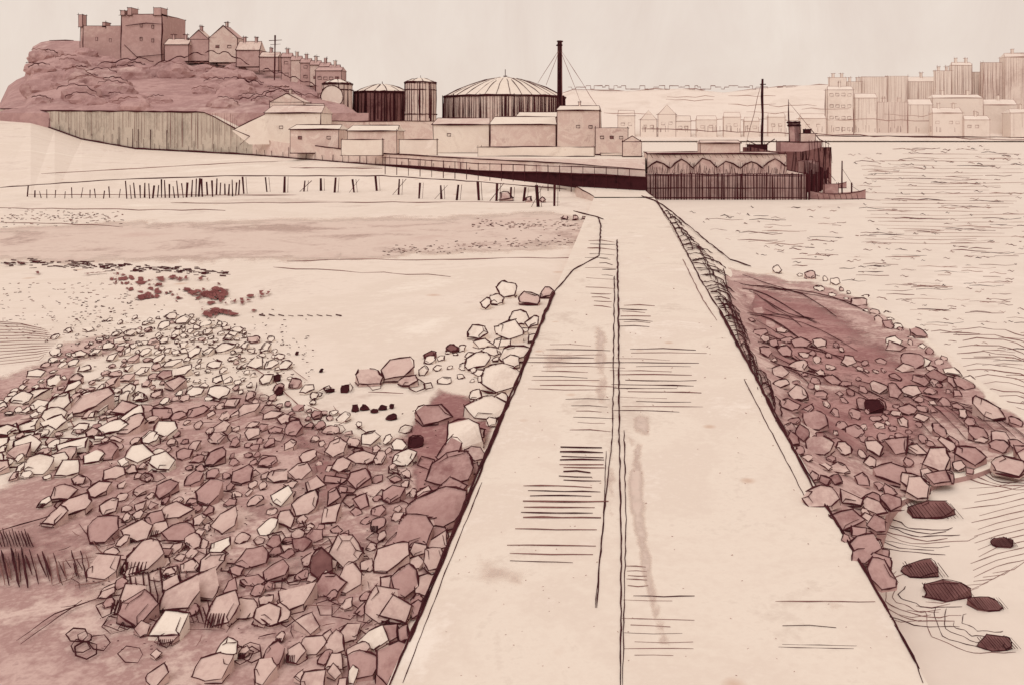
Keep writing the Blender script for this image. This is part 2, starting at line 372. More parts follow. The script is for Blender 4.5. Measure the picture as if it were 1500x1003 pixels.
scatter(BR,[(1160,640),(1270,650),(1400,650),(1500,630),(1540,680),(1440,684),(1380,706),(1300,742),(1290,850),(1268,835),(1200,738)],lambda u,v:40,zbank,kR,dens=.82,tries=2600,lw=2.5,dz=.05)
scatter(BR,[(1390,600),(1440,590),(1570,660),(1560,690),(1440,660)],lambda u,v:44,zbank,kR,dens=.95,tries=300,lw=2.2,dz=.05)
scatter(BR,[(1110,392),(1205,402),(1300,455),(1330,490),(1400,540),(1385,560),(1310,510),(1260,450),(1190,420)],lambda u,v:17+(v-400)*.07,zbank,lambda u,v:'rp' if R.random()<.6 else 'rw',dens=1.0,tries=700,lw=2)
scatter(BR,[(1280,450),(1345,480),(1420,560),(1380,570),(1320,530)],lambda u,v:24,zbank,kR,dens=.95,tries=250,lw=1.9)
for (u,v,s) in ((1278,752,36),(1284,782,34),(1276,812,36),(1290,838,30),(1306,748,34),(1258,790,30),(1262,828,28),(1340,722,38),(1375,708,34)): rock(BR,G(u,v,zbank,.08),s,R.choice(('rw','rk')),lw=2.4)
for (u,v,s) in ((1280,605,24),(1170,640,14),(1392,655,12)): rock(BR,G(u,v,zbank,.1),s,'blk',lw=2.2)
for (u,v,s) in ((1380,548,10),(1360,535,12),(1335,500,14),(1300,462,12),(1268,438,13),(1232,424,8),(1196,408,8),(1420,560,16)): rock(BR,G(u,v,zwater,.0),s,'rp',lw=1.9,n=7)
BR.done()
def hatched_rock(u,v,s,sx=1.5):
    m=M('sea_rock'); c=G(u,v,zwater,0); rock(m,c,s,'wd',lw=2.0,tilt=.28,sx=sx,n=8); sc=c.y/F
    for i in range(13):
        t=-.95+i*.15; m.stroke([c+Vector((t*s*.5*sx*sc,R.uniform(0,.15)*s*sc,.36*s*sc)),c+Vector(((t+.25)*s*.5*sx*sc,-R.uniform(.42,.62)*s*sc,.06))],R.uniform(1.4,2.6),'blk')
    m.done()
for a in ((1362,752,42,1.7),(1466,797,26,1.3),(1350,838,38,1.5),(1384,870,42,1.6),(1444,888,32,1.5),(1458,945,32,1.7)): hatched_rock(*a)
# ---------------------------------------------------------------- water ripples
W=M('water_ripples')
def wl(pts,**k): line(W,pts,zf=zwater,**k)
wreg=[(1225,222),(1510,212),(1510,600),(1400,520),(1290,440),(1200,400),(1090,372),(1000,312),(1100,302),(1240,300)]
for i in range(900):
    v=212+R.random()**1.15*380; u=R.uniform(990,1520)
    if not inside((u,v),wreg): continue
    L=R.uniform(3,14) if R.random()<.6 else R.uniform(18,60)
    wl([(u,v),(u+L*.3,v-R.uniform(0,1.5)),(u+L*.7,v+R.uniform(0,1.5)),(u+L,v+R.uniform(-1,1.5))],w=R.uniform(.6,1.2),k=R.choice(('inkt','inkt','inkf','ink')))
for i in range(26):
    v=226+i*5.2; wl([(1270+R.uniform(-10,60),v),(1380,v+R.uniform(0,3)),(1430+R.uniform(0,90),v+R.uniform(-1,2))],w=.7,k='inkf')
for i in range(15):
    v0=480+i*9; pts=[]; n0=R.uniform(-15,15)
    for j in range(7):
        q=j/6; pts.append((1405+n0+q*R.uniform(110,125)+i*2,v0-9*math.sin(q*3.1+n0*.02)+q*20+R.uniform(-2,2)))
    wl(pts,w=R.uniform(.8,1.4),k='inkt')
def rip(cu,cv,ru,rv,a0,a1,w=1.5):
    ph=R.uniform(0,6)
    pts=[(cu+ru*math.cos(a0+(a1-a0)*t/14)+R.uniform(-1.5,1.5)+3*math.sin(t+ph),cv+rv*math.sin(a0+(a1-a0)*t/14)+R.uniform(-1,1)+1.2*math.sin(t*1.3+ph)) for t in range(15)]
    wl(pts,w=w,k=R.choice(('ink','inkt')))
for i in range(8): rip(1365,758,56+i*9,18+i*5,math.pi*(.15+R.uniform(0,.4)),math.pi*(1.1+R.uniform(0,.35)),R.uniform(.9,1.5))
for i in range(5): rip(1375,868,56+i*11,22+i*7,math.pi*R.uniform(.3,.6),math.pi*R.uniform(1,1.3),R.uniform(.9,1.4))
for i in range(5): rip(1505,690,44+i*12,10+i*4,math.pi*.5,math.pi*1.4,1.3)
for i in range(5): rip(1455,905,45+i*14,20+i*8,math.pi*.4,math.pi*R.uniform(.9,1.2),1.1)
for i in range(12): wl([(1300+i*14,905-i*6),(1320+i*15,911-i*7),(1350+i*14,908-i*8)],w=1,k='inkt')
for i in range(14): wl([(1415+R.uniform(-10,20),715+i*10),(1460,712+i*9),(1510,700+i*9)],w=1,k='inkt')
W.done()
# ---------------------------------------------------------------- beach lines
D=M('tide_lines')
def dl(pts,**k): line(D,pts,dz=.085 if pts[0][1]>470 else None,**k)
def curve(fn,u0,u1,n,**k):
    dl([(u0+(u1-u0)*i/n,fn(u0+(u1-u0)*i/n)+R.uniform(-1.5,1.5)) for i in range(n+1)],**k)
curve(lambda u:306+.01*u,-50,330,12,w=1.3,k='inkt')
curve(lambda u:300-.004*u,250,820,14,w=1.2,k='inkt')
curve(lambda u:388-u*.012,420,870,14,w=1.3,k='inkt')
curve(lambda u:325+12*math.sin(u*.004),0,180,8,w=1.3,k='inkt')
curve(lambda u:392+.05*(u-400),400,660,8,w=1.1,k='inkt')
for i in range(900):
    c=R.choice(('a','b','c','d','e'))
    if c=='a': u=R.uniform(0,180); v=320+R.gauss(0,5)
    elif c=='b': u=R.uniform(0,330); v=384+R.gauss(0,3)+.05*u
    elif c=='c': u=R.uniform(560,880); v=350+ (880-u)*.06+R.gauss(0,4)
    elif c=='d': u=R.uniform(690,880); v=330+R.gauss(0,4)
    else: u=R.uniform(0,200); v=440+R.uniform(-25,60)
    L=R.uniform(1.5,5) if c!='b' else R.uniform(3,12)
    dl([(u,v),(u+L,v+R.uniform(-1,1))],w=R.uniform(1.0,1.8) if c!='b' else R.uniform(1.6,3.6),k=R.choice(('ink','inkt')) if c!='b' else 'ink')
for i in range(800):
    if R.random()<.5: u=R.uniform(100,460); v=500+R.gauss(0,35)+ (u-250)*.12
    else: u=R.uniform(130,640); v=R.uniform(600,960)
    if v<440: continue
    dl([(u,v),(u+R.uniform(1,4),v+R.uniform(-1,1))],w=R.uniform(1.6,3))
for i in range(15): dl([(-30,470+i*5),(30+i*2,474+i*4),(85-abs(i-7)*3,482+i*3)],w=1.0,k='inkt')
for i in range(9): dl([(380+i*14,463+R.uniform(-1,1)),(388+i*14,464)],w=R.uniform(2,4),k='ink')
for i in range(26):
    u=-10+i*5.4+R.uniform(-2,2); dl([(u,812+R.uniform(-10,10)+i*.4),(u+R.uniform(4,14),868+R.uniform(-20,6)-i*.6)],w=R.uniform(1.2,2.8),k=R.choice(('ink','ink','inkt')))
for i in range(12):
    u=-10+i*4.6; dl([(u,782+R.uniform(-5,5)),(u+8,806)],w=R.uniform(1.2,2.2))
dl([(0,782),(60,765),(130,740)],w=1.8); dl([(-20,690),(60,686),(150,672)],w=2); dl([(24,945),(80,905),(150,880)],w=1.8); dl([(30,950),(120,885)],w=1.6)
dl([(360,535),(400,560),(450,610),(470,640)],w=1.6,k='inkt'); dl([(385,510),(450,560)],w=1.2,k='inkt')
for (a,b) in ((0,650),(10,664),(0,678),(30,618),(60,634)): dl([(a,b),(a+50,b-6),(a+110,b-4),(a+150,b-10)],w=1.7)
for i in range(10):
    u=180+i*9;dl([(u,835+i%3*8),(u+6,880),(u+3,915-i)],w=R.uniform(1.8,3))
for i in range(10):
    u=262+i*7;dl([(u,885+i%3*5),(u+8,918)],w=R.uniform(1.8,3))
for i in range(110):
    u=R.uniform(100,580); v=R.uniform(560,940); a=R.uniform(0,3.1); L=R.uniform(15,55)
    dl([(u,v),(u+L*.5*math.cos(a)+R.uniform(-6,6),v+L*.3*math.sin(a)),(u+L*math.cos(a),v+L*.6*math.sin(a))],w=R.uniform(.9,1.8),k=R.choice(('ink','inkt')))
# open outlines of stones sunk in the sand
for i in range(150):
    u=R.uniform(90,640); v=R.uniform(560,970); s=R.uniform(7,17)*(v/750)
    n=R.randint(4,6); a0=R.uniform(0,6)
    pg=[(u+s*R.uniform(.8,1.2)*math.cos(a0+k*math.tau/n),v+s*.7*R.uniform(.8,1.2)*math.sin(a0+k*math.tau/n)) for k in range(n)]
    dl(pg+[pg[0]],w=R.uniform(1.4,2.4),res=12)
D.done()
# ---------------------------------------------------------------- groyne fence
Fn=M('groyne_fence')
u=40
while u<835:
    if u<175: st=11; w=1.4; h=R.uniform(10,18)
    elif u<355: st=6; w=2.2; h=R.uniform(17,27)
    else: st=27; w=3.2; h=R.uniform(18,28)
    vb=288+3*math.sin(u*.01)+(4 if u>600 else 0)+R.uniform(-1,1)
    if u>780: vb+=8; h+=10
    b=G(u,vb,zbeach); sc=b.y/F
    t=b+Vector((R.uniform(-3,3)*sc,0,h*sc))
    Fn.stroke([b,t],w*R.uniform(.8,1.3),'ink' if R.random()<.85 else 'blk',taper=False)
    if u>355:
        o=Vector((5*sc,0,0)); Fn.stroke([b+o,t+o],w*.4,'ink')
        if R.random()<.25: Fn.stroke([b-o*2,t+o*2],w*.5,'ink')
    u+=st*R.uniform(.7,1.3)
def fl(pts,**k): Fn.stroke([G(a,288+3*math.sin(a*.01)+(4 if a>600 else 0))+Vector((0,0,(288-b)*.097)) for a,b in pts],**k)
fl([(0,275),(150,262),(330,258),(560,259),(700,262),(830,272)],w=1.4)
fl([(40,284),(300,286),(560,288),(830,292)],w=1.3,k='inkt')
Fn.done()
# ---------------------------------------------------------------- headland: beach slope, sea wall, quay
def lerpP(P,u):
    if u<=P[0][0]: return P[0][1:]
    for a,b in zip(P[:-1],P[1:]):
        if u<=b[0]:
            t=(u-a[0])/(b[0]-a[0]); return tuple(a[i]+(b[i]-a[i])*t for i in range(1,len(a)))
    return P[-1][1:]
us=[-500,-300,-200,-100,0,45,80,120,160,200,250,300,370,430,500,560,620,700,760,820,880,945]
foot=[(-500,160,280),(0,172,262),(45,178,256),(120,205,240),(200,219,222),(370,228,195),(560,243,160),(700,257,140),(820,271,128),(945,292,128)]
topr=[(-500,150,280),(0,160,262),(45,163,256),(200,164,222),(340,166,200),(372,205,195),(560,226,160),(700,234,140),(820,240,129),(945,250,128)]
def strip(m,ra,rb,k):
    for a,b in zip(us[:-1],us[1:]): m.poly([ra(a),ra(b),rb(b),rb(a)],k)
fr=lambda u:Q(u,*lerpP(foot,u)); tr_=lambda u:Q(u,*lerpP(topr,u))
bs=M('beach_slope')
r0=lambda u:Vector(((u-UC)/F*126,126,ZB-.05)) if u<830 else Vector(((u-UC)/F*126,126,ZW-.3))
strip(bs,r0,fr,'sand')
bs.stroke([fr(u)+Vector((0,-.2,.1)) for u in us[4:19]],2,'ink')
for (pts,w) in (([(0,236,240),(200,240,200),(400,246,170),(560,247,150)],1.3),([(60,255,150),(200,247,160),(330,240,172),(420,236,180)],1.0)):
    bs.stroke([Q(*p) for p in pts],w,'inkt')
for i in range(60):
    uu=50+i*12.5+R.uniform(-3,3)
    if uu>700: break
    f=fr(uu); sc=f.y/F
    bs.stroke([f+Vector((0,-.4,.1)),f+Vector((R.uniform(-1,1)*sc,-.4,R.uniform(8,17)*sc))],1.3 if uu<370 else 1.7,'ink')
bs.done()
sw=M('sea_wall')
for a,b in zip(us[:-1],us[1:]):
    sw.poly([fr(a),fr(b),tr_(b),tr_(a)],'grey' if b<=370 else 'wl')
for i in range(85):
    uu=60+i*3.6+R.uniform(-2,2); f=fr(uu);t=tr_(uu); sw.stroke([t+Vector((0,-.3,-.1)),t.lerp(f,R.uniform(.4,.95))+Vector((0,-.3,0))],R.uniform(.5,1.1),'inkt')
sw.stroke([tr_(u)+Vector((0,-.1,.1)) for u in us[4:13]],2.2,'ink')
sw.stroke([tr_(u)+Vector((0,-.1,.1)) for u in us[13:]],1.8,'ink')
sw.stroke([fr(u)+Vector((0,-.3,.2)) for u in us[5:13]],2.2,'ink')
for i,uu in enumerate((176,196,204,222,246)):
    f=fr(uu); sw.stroke([f+Vector((0,-.5,-.2)),f+Vector((0,-.5,5.0))],2.6,'ink')
sw.poly([Q(340,192,190),Q(388,168,190),Q(395,212,190),Q(365,212,190)],'paper')
sw.stroke([Q(388,168,190),Q(342,190,190),Q(366,200,190),Q(352,212,190)],2,'ink')
sw.done()
dk=M('wharf_underside_shade')
tp=[(560,241),(640,246),(700,250),(820,254),(880,256),(945,260)]; bt=[(560,243),(640,249),(700,258),(800,270),(850,276),(945,291)]
L=[560,600,640,700,760,820,880,947]
A_=lambda P,u:Q(u,*lerpP(P,u),126.5)
for a,b in zip(L[:-1],L[1:]):
    dk.poly([A_(bt,a),A_(bt,b),A_(tp,b),A_(tp,a)],'blk')  # near-black sheet paints the shade under the wharf, behind the posts
for i in range(22):
    uu=565+i*17; f=A_(tp,uu); dk.stroke([f+Vector((0,-.3,1.1)),f+Vector((0,-.3,-1.4-(i>12)*1.2))],2.2,'ink')
dk.stroke([A_(tp,u)+Vector((0,-.4,1.0)) for u in L],1.3,'ink'); dk.stroke([A_(tp,u)+Vector((0,-.2,0)) for u in L],2.4,'ink')
dk.done()
rp=M('quay_ramp')
rp.poly([(XL,116.9,0),(XR,116.9,0),(3.6,127.4,.3),(-6.5,127.4,.9)],'paper')
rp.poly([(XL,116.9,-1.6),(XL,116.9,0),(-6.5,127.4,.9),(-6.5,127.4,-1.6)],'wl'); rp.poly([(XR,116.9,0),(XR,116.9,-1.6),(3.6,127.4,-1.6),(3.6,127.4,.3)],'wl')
rp.stroke([(XL,117,.05),(-4.6,121,.4),(-6.5,127,.9)],2,'ink'); rp.stroke([(XR,117,.05),(3.6,127,.35)],2.2,'ink')
rp.done()
hl=M('headland')
bk=lambda u:Vector(((u-UC)/F*tr_(u).y*2.4,tr_(u).y*2.4,min(ZP+.2,tr_(u).z) if u>372 else 15))
pm=lambda u:Vector((tr_(u).x*1.04,tr_(u).y*1.04,ZP if u>372 else tr_(u).z))
strip(hl,tr_,pm,'wl'); strip(hl,pm,bk,'paper')
hl.done()
# ---------------------------------------------------------------- buildings
def bld(name,u0,u1,vt,Y,dep=None,k='paper',roof=None,rk=None,rh=10,z0=ZP,w=1.9,win=0,wrow=1,vb=None,hatch=0,ink='ink',chim=0):
    m=M(name); a=Q(u0,vt,Y); b=Q(u1,vt,Y); z1=a.z; sc=Y/F
    if vb is not None: z0=Q(0,vb,Y).z
    dep=dep or (b.x-a.x)*.6
    m.box(a.x,b.x,Y,Y+dep,z0,z1,k,w,ink)
    r=rh*sc; rk=rk or k
    if roof=='gable':
        e=.25; yc=Y+dep/2
        A=[Vector((a.x-e,Y-e,z1)),Vector((b.x+e,Y-e,z1)),Vector((b.x+e-.045*(b.x-a.x),yc,z1+r)),Vector((a.x-e+.045*(b.x-a.x),yc,z1+r)),Vector((a.x-e,Y+dep+e,z1)),Vector((b.x+e,Y+dep+e,z1))]
        m.poly([A[0],A[1],A[2],A[3]],rk); m.poly([A[3],A[2],A[5],A[4]],rk); m.poly([A[0],A[3],A[4]],rk); m.poly([A[1],A[5],A[2]],rk)
        for p,q in ((0,1),(1,2),(2,3),(3,0)): m.stroke([A[p],A[q]],w,ink)
    elif roof=='front':
        xc=(a.x+b.x)/2
        f=[Vector((a.x,Y,z1)),Vector((b.x,Y,z1)),Vector((xc,Y,z1+r))]; g=[p+Vector((0,dep,0)) for p in f]
        m.poly(f,k); m.poly([f[0],f[2],g[2],g[0]],rk); m.poly([f[1],g[1],g[2],f[2]],rk); m.poly([g[0],g[2],g[1]],k)
        m.stroke([f[0],f[2],f[1]],w,ink); m.stroke([f[2],g[2]],w,ink)
    for r_ in range(wrow):
        for i in range(win):
            if R.random()<.12: continue
            x=a.x+(b.x-a.x)*(i+.7)/(win+.4)+R.uniform(-.3,.3)*sc; z=z1-(z1-z0)*(r_+.55)/(wrow+.35)+R.uniform(-.4,.4)*sc
            ww=min(2.6*sc,(b.x-a.x)/win*.3); hh=min(3.2*sc,(z1-z0)/wrow*.32)
            m.stroke([(x-ww,Y-.05,z),(x-ww,Y-.05,z+2*hh*.6),(x+ww,Y-.05,z+2*hh*.6),(x+ww,Y-.05,z),(x-ww,Y-.05,z)],w*.6,ink,jit=.3)
            if R.random()<.3 and ink=='ink': m.poly([(x-ww,Y-.06,z),(x+ww,Y-.06,z),(x+ww,Y-.06,z+hh),(x-ww,Y-.06,z+hh)],'wd')
    for i in range(hatch):
        x=a.x+(b.x-a.x)*(i+.5)/hatch+R.uniform(-1,1)*sc
        m.stroke([(x,Y-.1,z1),(x+R.uniform(-1,1)*sc,Y-.1,z1-(z1-z0)*R.uniform(.3,.9))],R.uniform(.6,1.2)*w/1.9,ink)
    for i in range(chim):
        x=a.x+(b.x-a.x)*(i+.5)/chim; y=Y+dep/2; zt=z1+(r if roof else 0)
        m.box(x-1.6*sc,x+1.6*sc,y-1.6*sc,y+1.6*sc,zt-3*sc,zt+6*sc,k,w*.8,ink)
    return m.done()
bld('warehouse',388,470,166,205,k='paper',roof='gable',rh=12,rk='wl',win=2)
bld('shed',425,496,190,178,k='wl',roof='gable',rh=7,rk='paper',win=3)
bld('warehouse',470,640,178,215,dep=20,k='wl')
bld('shed',509,581,192,172,k='wl',roof='gable',rh=8,rk='paper')
bld('warehouse',634,716,183,180,k='paper',roof='gable',rh=10,rk='wl',win=2)
bld('warehouse',718,814,183,176,k='wl',roof='gable',rh=12,rk='paper')
bld('office_building',816,878,162,172,dep=12,k='wl',rk='paper',roof='gable',rh=8,win=3,chim=1)
bld('warehouse',756,815,172,200,dep=10,k='paper',roof='gable',rh=8)
bld('shed',872,920,188,165,k='wl',win=3,dep=10)
bld('shed',700,870,216,150,dep=4,k='paper',w=1.4)
bld('shed',912,940,208,150,k='wl',roof='front',rh=8,dep=8)
bld('brick_house',395,445,150,225,k='wl',roof='front',rh=13,chim=1)
bld('brick_house',445,472,160,222,k='wl',roof='gable',rh=8)
for i,(a,b,c) in enumerate(((500,560,205),(585,640,205),(880,940,225))):
    bld('low_wall',a,b,c,158,dep=.6,k='paper',w=1.5)
def tank(name,u0,u1,ve,va,Y,k='wl',z0=ZP,hat=0,ribs=14,rk='paper',dark=.5,ribw=1.3,posts=0,rings=()):
    m=M(name); a=Q(u0,ve,Y); b=Q(u1,ve,Y); cx=(a.x+b.x)/2; r=(b.x-a.x)/2; z1=a.z; za=Q(0,va,Y).z; n=48; cy=Y+r
    P=lambda an,rr,z:Vector((cx+math.cos(an)*rr,cy+math.sin(an)*rr,z))
    rr=lambda q: r*1.01*(1-q)**.9
    z_=lambda q: z1+(za-z1)*(1-(1-q)**1.5)
    for i in range(n):
        s,t=math.tau*i/n,math.tau*(i+1)/n
        m.poly([P(s,r,z0),P(t,r,z0),P(t,r,z1),P(s,r,z1)],k)
        for j in range(6):
            q0,q1=j/6,(j+1)/6
            m.poly([P(s,rr(q0),z_(q0)),P(t,rr(q0),z_(q0)),P(t,rr(q1),z_(q1)),P(s,rr(q1),z_(q1))],rk)
    for i in range(ribs):
        s=math.tau*(i+.5)/ribs+R.uniform(-.03,.03); e=R.uniform(.55,.95)
        m.stroke([P(s,rr(q*e)*1.002,z_(q*e)+.05) for q in (0,.25,.5,.75,1)],ribw*R.uniform(.6,1.2),'ink')
    m.stroke([P(math.tau*i/40,r*1.015,z1) for i in range(41)],2.2,'ink',jit=.4)
    m.stroke([P(math.tau*i/40,r*1.01,z1-1.8*Y/F) for i in range(41)],1.2,'ink',jit=.4)
    for q in rings: m.stroke([P(math.tau*i/40,r*1.01,z1+(z0-z1)*q) for i in range(41)],1.6,'ink')
    for s in (math.pi,0): m.stroke([P(s,r,z0),P(s,r,z1)],2,'ink')
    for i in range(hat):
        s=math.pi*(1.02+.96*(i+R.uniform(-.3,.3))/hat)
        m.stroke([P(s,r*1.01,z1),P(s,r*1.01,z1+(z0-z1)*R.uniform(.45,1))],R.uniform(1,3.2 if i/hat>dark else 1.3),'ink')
    for i in range(posts):
        s=math.pi*(1+ (i+.5)/posts); m.stroke([P(s,r*1.03,z0),P(s,r*1.03,z1+2*Y/F)],2.6,'blk')
    m.stroke([(cx,cy,za-.3),(cx,cy,za+12*Y/F*(1 if r>15 else .3))],1.8,'ink')
    if r>15: m.stroke([(cx-3*Y/F,cy,za+.3),(cx+3*Y/F,cy,za+.3)],3,'ink')
    return m.done()
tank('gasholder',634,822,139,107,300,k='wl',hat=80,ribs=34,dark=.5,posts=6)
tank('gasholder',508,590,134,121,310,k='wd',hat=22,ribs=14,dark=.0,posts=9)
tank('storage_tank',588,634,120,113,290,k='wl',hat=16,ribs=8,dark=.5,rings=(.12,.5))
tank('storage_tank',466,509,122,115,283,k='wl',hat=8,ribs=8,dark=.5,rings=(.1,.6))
m=M('tank_manhole'); c=Q(486,142,281.5); m.stroke([c+Vector((math.cos(t)*16*.22,0,math.sin(t)*16*.22)) for t in [i*math.tau/24 for i in range(25)]],1.6,'ink'); m.poly([c+Vector((math.cos(t)*3.5,.02,math.sin(t)*3.5)) for t in [i*math.tau/24 for i in range(24)]],'paper'); m.done()
m=M('factory_chimney'); Y=230; c=Q(820,60,Y); n=12
r0_,r1=4.4*Y/F,3.4*Y/F
for i in range(n):
    s,t=math.tau*i/n,math.tau*(i+1)/n
    m.poly([(c.x+math.cos(s)*r0_,Y+math.sin(s)*r0_,ZP),(c.x+math.cos(t)*r0_,Y+math.sin(t)*r0_,ZP),(c.x+math.cos(t)*r1,Y+math.sin(t)*r1,c.z),(c.x+math.cos(s)*r1,Y+math.sin(s)*r1,c.z)],'wd' if i%3 else 'blk')
m.poly([(c.x+math.cos(i*math.tau/n)*r1,Y+math.sin(i*math.tau/n)*r1,c.z) for i in range(n)],'blk')
for i in range(5): m.stroke([(c.x+(i-2)*.25,Y-r0_-.03,ZP),(c.x+(i-2)*.2,Y-r1-.03,c.z)],1.3,'blk')
for zz in (.2,1.2): m.stroke([(c.x+math.cos(i*math.tau/12)*r1*1.15,Y+math.sin(i*math.tau/12)*r1*1.15,c.z-zz) for i in range(13)],2,'blk')
for (u,v,w) in ((788,122,1.0),(800,125,1.0),(850,150,.9),(876,158,.9)): m.stroke([c+Vector((0,0,-2)),Q(u,v,Y-10)],w,'inkt')
m.done()
# ---------------------------------------------------------------- hill and trees
hm=M('hill'); prof=[(-400,170),(-8,168),(14,122),(36,112),(46,70),(64,60),(118,60),(180,80),(240,84),(300,82),(360,92),(410,98),(440,104),(470,118),(505,140),(540,200)]
uu=[-60+i*12 for i in range(52)]; uu=[u for u in uu if u<=540]
prof_v=lambda u: lerpP(prof,u)[0]
def rowp(u,t):
    vt=prof_v(u); vb=166; Y=250+100*t
    v=vb+(vt-vb)*t**.8
    p=Q(u,v,Y)
    if 0<t<1: p.z+=1.6*noise.noise(p*.05)*(1-abs(2*t-1))*2
    return p
ts=[0,.15,.3,.45,.6,.75,.9,1]
dn=lambda u:Vector((rowp(u,0).x,rowp(u,0).y-1,3.5))
for a,b in zip(uu[:-1],uu[1:]):
    hm.poly([dn(a),dn(b),rowp(b,0),rowp(a,0)],'hill')
    for s,t in zip(ts[:-1],ts[1:]): hm.poly([rowp(a,s),rowp(b,s),rowp(b,t),rowp(a,t)],'hill')
    hm.poly([rowp(a,1),rowp(b,1),Vector((rowp(b,1).x*1.5,520,4)),Vector((rowp(a,1).x*1.5,520,4))],'hill')
hm.stroke([rowp(u,1)+Vector((0,0,.1)) for u in uu if 66<u<120],1.6,'ink')
hm.stroke([rowp(u,1)+Vector((0,0,.1)) for u in uu if 235<u<500],1.6,'ink')
hm.done()
tm=M('trees')
def blob(m,c,r,k,sq=.8):
    bm=bmesh.new(); bmesh.ops.create_icosphere(bm,subdivisions=3,radius=1)
    b=len(m.v); off=Vector((R.uniform(0,99),R.uniform(0,99),0)); mi=m.mi(k)
    for v in bm.verts:
        d=v.co.normalized(); rr=r*(1+.3*noise.noise(d*1.6+off)+.14*noise.noise(d*6+off)); m.v.append((c.x+d.x*rr,c.y+d.y*rr*.6,c.z+d.z*rr*sq))
    for f in bm.faces: m.f.append(tuple(b+v.index for v in f.verts)); m.m.append(mi)
    bm.free()
    # penned scallop along the crown of the clump
    if R.random()<.55:
        a0=R.uniform(.3,1.2); a1=R.uniform(1.8,2.8)
        P=[]
        for i in range(13):
            a=a0+(a1-a0)*i/12; q=r*(1.12+.07*math.sin(i*1.9)); P.append((c.x+math.cos(a)*q,c.y-r*.55,c.z+math.sin(a)*q*sq))
        m.stroke(P,R.uniform(.8,1.5),R.choice(('ink','inkt')),jit=.5)
for i in range(75):
    u=R.uniform(50,465); t=R.uniform(.05,.82); p=rowp(u,t); blob(tm,p+Vector((0,-.5,-.6)),R.uniform(2.5,6.5),'hill',.6)
def scal(u0,u1,vf,n,w=1.5,Y=240):
    pts=[]
    for i in range(n*5+1):
        u=u0+(u1-u0)*i/(n*5); v=vf(u)-5*abs(math.sin(i/5*math.pi+.3))+R.uniform(-1,1)
        pts.append(Q(u,v,Y+max(0,(166-v))*.8))
    tm.stroke(pts,w,'ink',jit=.3,res=30)
scal(142,225,lambda u:88+12*abs((u-200)/60)*.9,3,1.6); scal(225,300,lambda u:100-18*math.sin((u-225)/75*1.6),3,1.6); scal(300,365,lambda u:80+max(0,u-330)*.5,3,1.5)
scal(345,385,lambda u:118+(u-345)*.2,2,1.4); scal(385,465,lambda u:104+.3*(u-385),4,1.4); scal(350,400,lambda u:150-.3*(u-350),3,1.3); scal(400,470,lambda u:132+.2*(u-400),3,1.2)
tm.done()
Y=335; c=M('castle'); sc=Y/F
def cb(u0,u1,vt,vb,d0,d1):
    a=Q(u0,vt,Y); b=Q(u1,vt,Y); c.box(a.x,b.x,Y+d0,Y+d1,Q(0,vb,Y).z,a.z,'cs',1.7)
cb(118,182,38,90,0,14); cb(182,241,22,96,-2,16); cb(116,122,22,40,-.5,2); cb(150,155,33,40,0,3); cb(182,188,17,24,-2.5,2); cb(192,198,13,24,-2.5,2); cb(230,241,13,24,-2.5,2)
for u,v in ((140,60),(160,62),(205,40),(222,42),(205,60),(222,62)):
    p=Q(u,v,Y-2.2); c.stroke([p,p+Vector((0,0,5*sc)),p+Vector((3*sc,0,5*sc)),p+Vector((3*sc,0,0)),p],1.0,'ink',jit=.2)
c.stroke([Q(122,36,Y-2),Q(122,90,Y-2)],1.3,'ink'); c.stroke([Q(184,38,Y-2.4),Q(214,34,Y-2.4),Q(240,36,Y-2.4)],1.2,'ink'); c.stroke([Q(182,66,Y-2.4),Q(200,84,Y-2.4),Q(241,80,Y-2.4)],1.6,'ink')
c.done()
hk=dict(k='cs',rk='wl')
bld('stone_house',241,276,66,330,vb=90,roof='gable',rh=10,chim=2,**hk)
bld('stone_house',276,306,58,332,vb=90,roof='front',rh=14,chim=1,**hk)
bld('stone_house',306,348,56,330,vb=92,roof='front',rh=18,chim=1,win=2,k='wl',rk='cs')
bld('stone_house',346,380,74,325,vb=98,roof='gable',rh=14,chim=2,**hk)
bld('stone_house',380,408,84,320,vb=104,roof='gable',rh=8,chim=1,**hk)
for i in range(6):
    bld('terraced_house',412+i*14,427+i*14,84+i*4+R.uniform(-2,2),318-i*3,vb=126,roof='gable',rh=R.uniform(5,9),chim=1,k='wl' if i%2 else 'cs',rk='cs',win=1,wrow=2,w=1.4)
bld('stone_house',462,500,104,300,vb=160,k='cs',rk='cs',roof='gable',rh=6,win=4,wrow=2,w=1.4)
m=M('telegraph_pole'); m.stroke([Q(403,52,262),Q(402,118,262)],2.2,'ink',taper=False); m.stroke([Q(394,60,262),Q(413,59,262)],1.8,'ink'); m.stroke([Q(396,66,262),Q(411,65,262)],1.4,'ink'); m.done()
# ---------------------------------------------------------------- wharf, ship, boat
w=M('timber_wharf'); Y0=128.5; Y1=150
a=Q(944,256,Y0); b=Q(1182,256,Y0)
w.box(a.x,b.x,Y0+.6,Y1,ZW-.3,a.z,'cs',1.4,top='wl')
n=62
for i in range(n):
    x=a.x+(b.x-a.x)*(i+R.uniform(-.3,.3))/(n-1)
    w.stroke([(x,Y0,ZW-.1),(x+R.uniform(-.08,.08),Y0,a.z+R.uniform(-.1,.3))],R.uniform(.9,2.2),'ink',taper=False)
for i in range(14):
    y=Y0+(Y1-Y0)*i/13; w.stroke([(b.x+.3,y,ZW-.1),(b.x+.3,y,a.z+.1)],3,'ink',taper=False)
for vv in (258,276,290): w.stroke([Q(943,vv,Y0-.1),Q(1184,vv,Y0-.1)],1.5,'ink')
w.done()
s=M('wharf_shed'); a=Q(948,226,Y0+3); b=Q(1152,226,Y0+3); zb=Q(0,256,Y0).z
